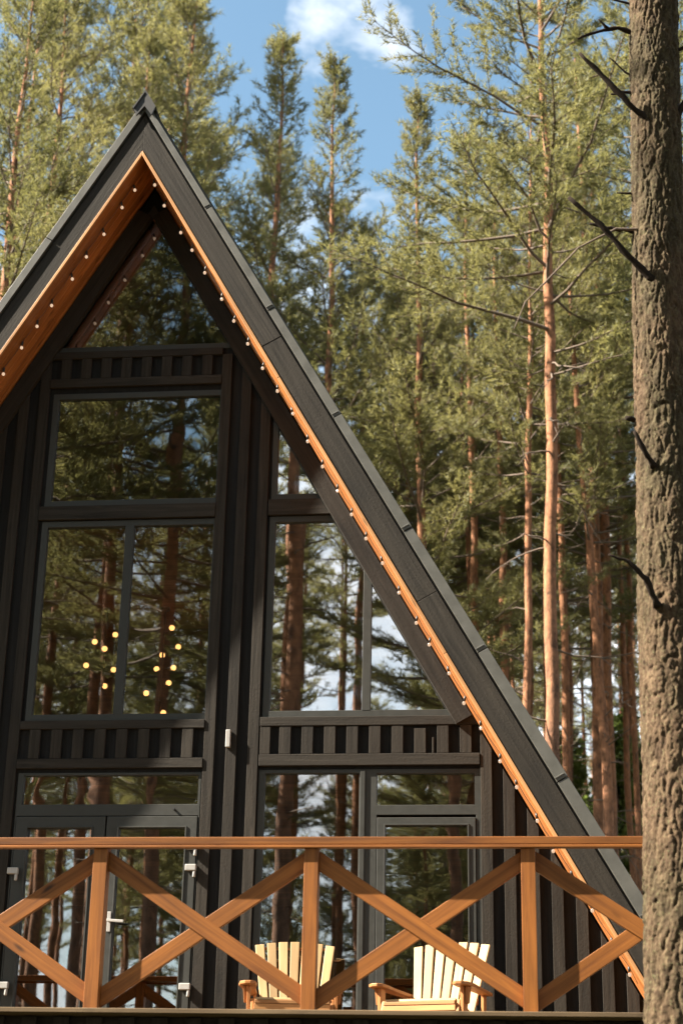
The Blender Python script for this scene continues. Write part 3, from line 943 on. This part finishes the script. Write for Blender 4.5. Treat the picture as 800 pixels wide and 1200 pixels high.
VAR = [make_pine(11, 24, .50, 2.6, .125), make_pine(12, 24, .46, 2.8, .13, 1.0, conic=.35), make_pine(13, 24, .56, 2.5, .115, conic=.5),
       make_pine(14, 24, .42, 2.7, .12, 1.05, conic=.6, dead=30), make_pine(15, 24, .56, 3.1, .105, 1.0, conic=.25),
       make_pine(16, 24, .66, 2.3, .115, .9, conic=.4, dead=36)]
def tree(var, x, y, H, label, group, rz=None, name='pine_tree', lean=(0, 0), girth=1.0, cat='tree', VARS=None, tw=1.0):
    T = (VARS or VAR)[var]
    t = thing(name, label, cat, (x, y, gz(x, y) - .05), rnd.uniform(0, 6.28) if rz is None else rz, group)
    s = H / T[2]
    t.scale = (s * girth, s * girth, s)
    t.rotation_euler = (lean[0], lean[1], t.rotation_euler.z)
    for nm, me in zip(('trunk', 'crown'), T[:2]):
        o = link(bpy.data.objects.new(nm, me), t)
    return t
G1 = 'pines of the forest behind the cabin'
# the pines one can single out, X, Y, height, variant
near = [
    (-10.95, 34, 29.5, 1, 'with pale orange trunk, second from the left picture edge', 1.0),
    (-10.35, 30, 27.0, 0, 'with its trunk closest to the left picture edge', 1.0),
    (-6.6, 40, 32.0, 3, 'bushy pine with a pointed crown just right of the cabin ridge', 1.1),
    (-4.55, 36, 28.2, 3, 'narrow pine with the blue sky gap directly right of its tip', 1.0),
    (-2.2, 32, 24.2, 3, 'shorter pine with a cone-shaped tip below the blue sky', 1.0),
    (-1.33, 40, 26.0, 2, 'slim dark trunk standing closest right of the cone-tipped pine', .85),
    (-.95, 44, 28.5, 2, 'slim paired trunk of a pine seen above the middle of the right roof slope', .9),
    (-.15, 30, 23.5, 2, 'thin leaning reddish trunk crossing the right roof slope low down', .8),
    (.41, 28, 27.5, 4, 'tallest pine, thick sunlit orange trunk left of the big bark trunk', 1.1),
    (1.37, 36, 29.0, 0, 'pine with a bright orange trunk between tallest pine and big trunk', .95),
    (1.72, 38.5, 29.5, 1, 'darker twin trunk close behind the bright orange one', 1.0),
    (1.44, 32, 22.5, 2, 'leaning pine whose mottled trunk shows low beside the roof foot', 1.05),
    (.28, 40, 26.5, 0, 'dim trunk tucked directly left of the tallest pine', 1.0),
    (2.35, 42, 27.0, 2, 'thin trunk nearest the left edge of the big bark trunk', .75),
    (-10.6, 44, 37.0, 1, 'dark bluish pine filling the sky left above the ridge', 1.1),
    (-12.6, 37, 32.5, 4, 'crown filling the upper left corner behind the first trunks', 1.1),
    (-9.2, 35.5, 29.0, 0, 'crown between the left trunks and the ridge, reaching the top edge', 1.0),
    (-7.7, 47, 33.0, 0, 'crown low behind the left side of the pointed bushy one', 1.1),
    (-5.6, 45, 29.5, 3, 'crown filling the gap between the pointed bushy one and the narrow one', 1.1),
    (-3.55, 43, 26.5, 1, 'crown low between the narrow one and the cone-tipped one', 1.1),
    (-10.9, 40.5, 34.5, 4, 'tall crown behind the two left trunks, reaching the top edge', 1.1),
    (-8.9, 39, 33.0, 1, 'tall crown directly above the ridge, reaching the top edge', 1.1),
    (-4.4, 42, 27.0, 0, 'crown behind and right of the narrow one, just below the blue gap', 1.1),
    (-3.9, 49, 30.0, 1, 'faint crown between the cone-tipped one and the narrow one, farther back', 1.1),
    (-2.75, 37, 20.5, 1, 'short crown just above the roof edge left of the cone-tipped one', 1.0),
    (2.9, 33, 28.5, 4, 'crown showing behind the upper half of the big bark trunk', 1.1),
    (.95, 47, 29.0, 5, 'very straight slim trunk between tallest pine and bright orange trunk', .9),
    (-.62, 36, 25.5, 5, 'straight slim trunk left of the thin leaning reddish one', .9),
    (-1.75, 50, 27.0, 5, 'distant thin trunk above the upper half of the right roof slope', .8),
    (2.1, 50, 28.5, 5, 'distant thin trunk behind the darker twin trunk', .8),
    (.62, 34, 24.5, 5, 'slim trunk close right of the tallest pine, bare to high up', .85),
]
for x, y, H, v, lab, gi in near:
    lean = (0, 0)
    if H == 22.5: lean = (0, -.035)
    if H == 23.5: lean = (0, -.02)
    lb = lab if 'pine' in lab.split(',')[0] else 'pine ' + lab
    tree(v, x, y, H, lb, G1, girth=gi, lean=lean)

r5 = random.Random(12)
thin = []
for tries in range(500):
    if len(thin) >= 34: break
    D = r5.uniform(31, 66); x = r5.uniform(-.075, .062) * D
    if any((x - a) ** 2 + (D - b) ** 2 < 1.7 ** 2 for a, b in thin + [(q[0], q[1]) for q in near]): continue
    if abs(x / D - .0145) < .006 and D < 45: continue
    thin.append((x, D))
    tree(5, x, D, r5.uniform(21.5, 26) * (1 if D < 45 else 1.1), 'thin straight bare-stemmed pine in the dense row right of the cabin roof', G1 + ', dense row', girth=r5.uniform(.7, .95), lean=(0, r5.uniform(-.02, .02)))
def proj(p):
    p = Vector(p); d = p.dot(F_)
    if d <= 0: return None
    return (400 + f_px * p.dot(R_) / d, 600 - f_px * p.dot(U_) / d)
placed = [(x, y) for x, y, *_ in near] + thin
far_label = 'slim pine deep in the forest, half hidden among nearer pines behind the cabin'
cnt = 0
for tries in range(4000):
    if cnt >= 42: break
    D = rnd.uniform(33, 105)
    x = rnd.uniform(-.40 * D, .20 * D)
    if any((x - a) ** 2 + (D - b) ** 2 < (3.6 if D < 50 else 4.2) ** 2 for a, b in placed): continue
    H = rnd.uniform(21, 27.5)
    top = proj((x, D, H - 1.6))
    # blue gap of open sky over the middle
    if top[1] < 30 + 0.0 and 250 < top[0] < 600: continue
    if 395 < top[0] < 600 and top[1] < 150: continue
    # hidden behind the roof ?
    if top[1] > 115 + abs(top[0] - 172) * 1.5 - 40 and top[0] < 700: continue
    placed.append((x, D)); cnt += 1
    tree(rnd.choice((0, 1, 2, 2, 3, 4, 5, 5)), x, D, H, far_label, G1 + ', deeper rows', girth=rnd.uniform(.75, 1.05))

# young leafy trees low behind the roof foot
YV = [make_pine(21, 10, .12, 2.0, .07, .9, nlen=.11, nw=.02, conic=.45, dead=4, mat='leaves')]
yl = 0
for x, y, H in ((2.0, 46, 13), (4.2, 50, 14), (6.0, 48, 12.5), (3.1, 58, 16.5), (6.8, 60, 17), (1.0, 62, 17), (8.5, 66, 18)):
    tree(0, x, y, H, 'light green young leafy tree between the trunks low beside the roof foot', 'young leafy trees', name='young_tree', VARS=YV)

# pines behind the viewer, mirrored in the glass; some added to dim sky light
G3 = 'unseen pines, mirrored in the panes or added to dim sky light'
ml = 'unseen pine of a wood partly mirrored in the panes, partly added to dim sky light'
mir_shade = [(-8.6, -5), (-7.0, -3.2), (-10.2, -4), (-10.6, .2), (4.2, .5), (3.4, -4), (-4.6, -3.6), (-1.6, -6), (-5.4, -9), (-9.5, -7.5), (-4.3, -14), (-7.6, -15), (-12, -13), (-.5, -18), (-5.5, -21), (-10, -22), (-14.5, -19), (-.2, -27),
       (-8, -29), (-13, -30), (-18, -27), (-11, -38), (-17, -39), (3, -14), (4, -26), (-22, -36)]
r4 = random.Random(5)
low_mir = [(-2.2, -17), (-4.0, -30), (-1.6, -40), (-3.6, -55), (-.9, -22), (-6.5, -60), (-4.6, -19), (-6.2, -13.5), (-2.6, -12), (-5.6, -26), (-2.2, -23), (-7.4, -36), (-3.0, -38), (-.6, -31), (-9.5, -44), (-5.2, -48), (-1.2, -50), (-12, -34), (-14, -45)]
for tries in range(600):
    if len(mir_shade) >= 68: break
    D = r4.uniform(9, 80)
    x, y = r4.uniform(-.37 * (28 + D), .06 * (28 + D)), -D
    if -.16 < x / (28 + D) < -.045 and r4.random() < .6: continue
    if any((x - a) ** 2 + (y - b) ** 2 < 3.3 ** 2 for a, b in mir_shade): continue
    mir_shade.append((x, y))
# unseen pines added round the clearing to dim sky light, off the sun's path
r3 = random.Random(21)
for tries in range(900):
    if len(mir_shade) >= 126: break
    x, y = r3.uniform(-48, 40), r3.uniform(-40, 60)
    if math.hypot(x, y) < 5: continue
    if -4 < x < 4 and -3 < y < 14: continue                      # in front of the lens
    if y > 2 and -.45 * y - 2 < x < .24 * y + 1.5: continue       # the picture itself
    if y < 0 and -.16 < x / (28 - y) < -.045: continue
    if -34 < x < -2 and 2.5 + .0 * x < y < 21: continue           # sun corridor and cabin
    if -9 < x < 3 and 10 < y < 24: continue
    if any((x - a) ** 2 + (y - b) ** 2 < 3.2 ** 2 for a, b in mir_shade + placed): continue
    mir_shade.append((x, y))
for i, (x, y) in enumerate(mir_shade):
    tree(5 if -.16 < x / (28 - y) < -.08 else (i * 3) % 6, x, y, rnd.uniform(22, 27) if i > 67 else rnd.uniform(25, 30), ml, G3, girth=rnd.uniform(.95, 1.3))
for i, (x, y) in enumerate(low_mir):
    tree((1, 3, 0)[i % 3], x, y, (11 if y > -20 else 15) + r4.uniform(-1, 1.5), 'young pine on the viewer side of the clearing, mirrored low in the door panes', 'young pines mirrored in the panes', girth=1.35)
tree(0, -8.6, 6.2, 30, 'unseen pine left of the deck, placed to shade the upper big trunk', 'unseen shading pines beside the deck')  # out of view, put here so its crown shades the big trunk's top

# ------------------------------------------------------------------ the big trunk in front of the deck end
def big_trunk():
    t = thing('big_pine', 'thick rough-barked trunk with broken dead stubs in front of the railing end', 'tree', (.70, 9.3, -1.65))
    loc = Vector((.70, 9.3, -1.65)); ti = Matrix.Translation(-loc)
    nu = 190
    zz = np.concatenate([np.linspace(-1.65, .6, 90, endpoint=False), np.linspace(.6, 7.7, 1180, endpoint=False), np.linspace(7.7, 14, 120)])
    nz = len(zz)
    V = np.zeros((nz, nu, 3))
    cx = np.interp(zz, [-1.65, 1, 5.3, 7.2, 14], [.69, .735, .795, .86, .98])
    rr = np.interp(zz, [-1.65, -1.2, .95, 2.7, 5.3, 7.2, 14], [.34, .26, .205, .177, .150, .148, .10])
    ang = [(math.cos(2 * math.pi * j / nu), math.sin(2 * math.pi * j / nu)) for j in range(nu)]
    NZ, VO = mnoise.noise, mnoise.voronoi
    for i in range(nz):
        z = zz[i]; R = .17
        for j, (ca, sa) in enumerate(ang):
            px_, py_ = ca * R, sa * R
            w1 = NZ(Vector((px_ * 14, py_ * 14, z * 7)))
            w2 = NZ(Vector((px_ * 14 + 9, py_ * 14, z * 7)))
            c1 = abs(NZ(Vector((px_ * 25 + w1 * .8, py_ * 25 + w2 * .8, z * 5.5 + w1 * .5))))
            c2 = abs(NZ(Vector((px_ * 46 + w2, py_ * 46 + w1, z * 17 + 5))))
            e1, e2 = min(1, c1 * 4.2), min(1, c2 * 3.6)
            d, pts = VO(Vector((px_ * 38 + w1, py_ * 38 + w2, z * 19)))
            h = (.012 * (e1 - .6) + .006 * (e2 - .6) * e1 + .0055 * NZ(pts[0] * 5.3) * e1
                 + .004 * NZ(Vector((px_ * 80, py_ * 80, z * 62))) + .010 * NZ(Vector((ca, sa, z * .8))) + .004 * w2)
            r = rr[i] + h
            V[i, j] = (cx[i] + ca * r, 9.3 + sa * r, z)
    idx = np.arange(nz * nu).reshape(nz, nu); nx = np.roll(idx, -1, 1)
    F = np.stack([idx[:-1], nx[:-1], nx[1:], idx[1:]], -1).reshape(-1, 4)
    m, nt, b = new_mat('rough_bark'); L = nt.links
    tc = N(nt, 'ShaderNodeTexCoord')
    mp = N(nt, 'ShaderNodeMapping'); L.new(tc.outputs['Object'], mp.inputs[0]); mp.inputs['Scale'].default_value = (1, 1, .42)
    n1 = N(nt, 'ShaderNodeTexNoise', Scale=30.0, Detail=9.0, Roughness=.72, Distortion=.6); L.new(mp.outputs[0], n1.inputs[0])
    n2 = N(nt, 'ShaderNodeTexNoise', Scale=3.2, Detail=4.0); L.new(mp.outputs[0], n2.inputs[0])
    n3 = N(nt, 'ShaderNodeTexNoise', Scale=60.0, Detail=5.0, Roughness=.7); L.new(tc.outputs['Object'], n3.inputs[0])
    r1 = ramp(nt, n1.outputs[0], ((.3, (.024, .016, .011)), (.5, (.062, .045, .030)), (.70, (.125, .098, .066))))
    r2 = ramp(nt, n2.outputs[0], ((.42, (.72, .74, .6)), (.6, (1.15, 1.02, .9))))
    col = mul(nt, r1.outputs[0], r2.outputs[0])
    # lichen and moss flecks
    rm = ramp(nt, n3.outputs[0], ((.56, 0.0), (.68, .55)))
    mx = nt.nodes.new('ShaderNodeMix'); mx.data_type = 'RGBA'; L.new(rm.outputs[0], mx.inputs[0]); L.new(col, mx.inputs[6]); mx.inputs[7].default_value = (.13, .135, .065, 1)
    L.new(mx.outputs[2], b.inputs['Base Color']); b.inputs['Roughness'].default_value = .9; b.inputs['Specular IOR Level'].default_value = .15
    ad = N(nt, 'ShaderNodeMath', operation='MULTIPLY_ADD'); L.new(n3.outputs[0], ad.inputs[0]); ad.inputs[1].default_value = .4; L.new(n1.outputs[0], ad.inputs[2])
    bp = N(nt, 'ShaderNodeBump', Strength=.8, Distance=.008); L.new(ad.outputs[0], bp.inputs['Height']); L.new(bp.outputs[0], b.inputs['Normal'])
    me = mesh_np('trunk', (V.reshape(-1, 3) - np.array(loc)), F, m)
    link(bpy.data.objects.new('trunk', me), t)
    # the lower bark meets the ground with root swell; the crown is above the picture
    def stub(pts, r, mat='stub'):
        mb = MB()
        P = [Vector(p) for p in pts]
        # refine with a little crookedness
        Q = []; rad = []
        r2 = random.Random(int(P[-1].z * 997))
        for i in range(len(P) - 1):
            for k in range(4):
                u = k / 4; Q.append(P[i].lerp(P[i + 1], u) + Vector((0, 0, r2.uniform(-1, 1) * r[0] * .35)))
        Q.append(P[-1])
        for i in range(len(Q)):
            u = i / (len(Q) - 1); rad.append((r[0] * (1 - u) + r[1] * u) * r2.uniform(.8, 1.2) * (1.5 if i == 0 else 1))
        mb.tube(Q, rad, 8)
        o = mb.build('branch_stub', M[mat], t); o.matrix_parent_inverse = ti
    Y = 9.3
    stub([(.80, Y, 6.9), (.62, Y - .05, 6.935), (.50, Y - .08, 6.90), (.364, Y - .1, 6.83)], (.017, .007))
    stub([(.55, Y - .07, 6.925), (.50, Y - .1, 6.975)], (.010, .004))
    stub([(.80, Y - .1, 6.16), (.66, Y - .16, 6.29), (.50, Y - .2, 6.48), (.368, Y - .24, 6.62)], (.022, .012))
    stub([(.75, Y, 6.58), (.66, Y, 6.63), (.564, Y, 6.75)], (.009, .004))
    stub([(.78, Y, 6.47), (.62, Y - .02, 6.475), (.559, Y - .02, 6.465)], (.016, .006))
    stub([(.78, Y, 5.744), (.569, Y - .02, 5.749)], (.009, .006))
    stub([(.76, Y - .12, 5.06), (.62, Y - .18, 5.2), (.45, Y - .24, 5.40), (.269, Y - .28, 5.57)], (.022, .011))
    stub([(.78, Y, 5.44), (.60, Y - .02, 5.49), (.50, Y - .03, 5.50), (.396, Y - .04, 5.53)], (.016, .008))
    stub([(.68, Y, 4.22), (.56, Y - .05, 4.227)], (.020, .014))
    stub([(.70, Y - .14, 3.88), (.65, Y - .2, 3.94), (.591, Y - .24, 4.06)], (.018, .012))
    stub([(.68, Y - .17, 3.04), (.62, Y - .24, 3.17), (.53, Y - .27, 3.27), (.42, Y - .3, 3.30)], (.020, .007))
    stub([(.80, Y, 7.12), (.6, Y - .03, 7.17), (.40, Y - .05, 7.24)], (.012, .004))
    stub([(.93, Y - .05, 6.2), (1.05, Y - .1, 6.45)], (.02, .012))
    stub([(.95, Y - .02, 6.75), (1.08, Y - .03, 6.80)], (.012, .01))
    stub([(.80, Y - .05, 5.46), (.55, Y - .1, 5.45), (.32, Y - .15, 5.30), (.12, Y - .2, 5.05), (.0, Y - .2, 4.92), (-.07, Y - .2, 4.74)], (.008, .003), 'twig')
    stub([(.80, Y - .02, 7.3), (.5, Y - .05, 7.32), (.30, Y - .05, 7.42)], (.012, .005), 'twig')
    # crown above the picture
    g = VAR[0]
    return t
bt_ = big_trunk()

# ------------------------------------------------------------------ thin sunlit haze in the wood
if HAZE:
    mb = MB(); mb.box(-75, 75, -70, 150, -4.5, 42)
    hm = bpy.data.materials.new('haze'); hm.use_nodes = True
    ht = hm.node_tree; ht.nodes.clear()
    ho = N(ht, 'ShaderNodeOutputMaterial'); pv = N(ht, 'ShaderNodeVolumePrincipled')
    pv.inputs['Color'].default_value = (.92, .95, .9, 1); pv.inputs['Density'].default_value = HAZE; pv.inputs['Anisotropy'].default_value = .2
    ht.links.new(pv.outputs[0], ho.inputs['Volume'])
    tag(mb.build('haze', hm), kind='stuff')
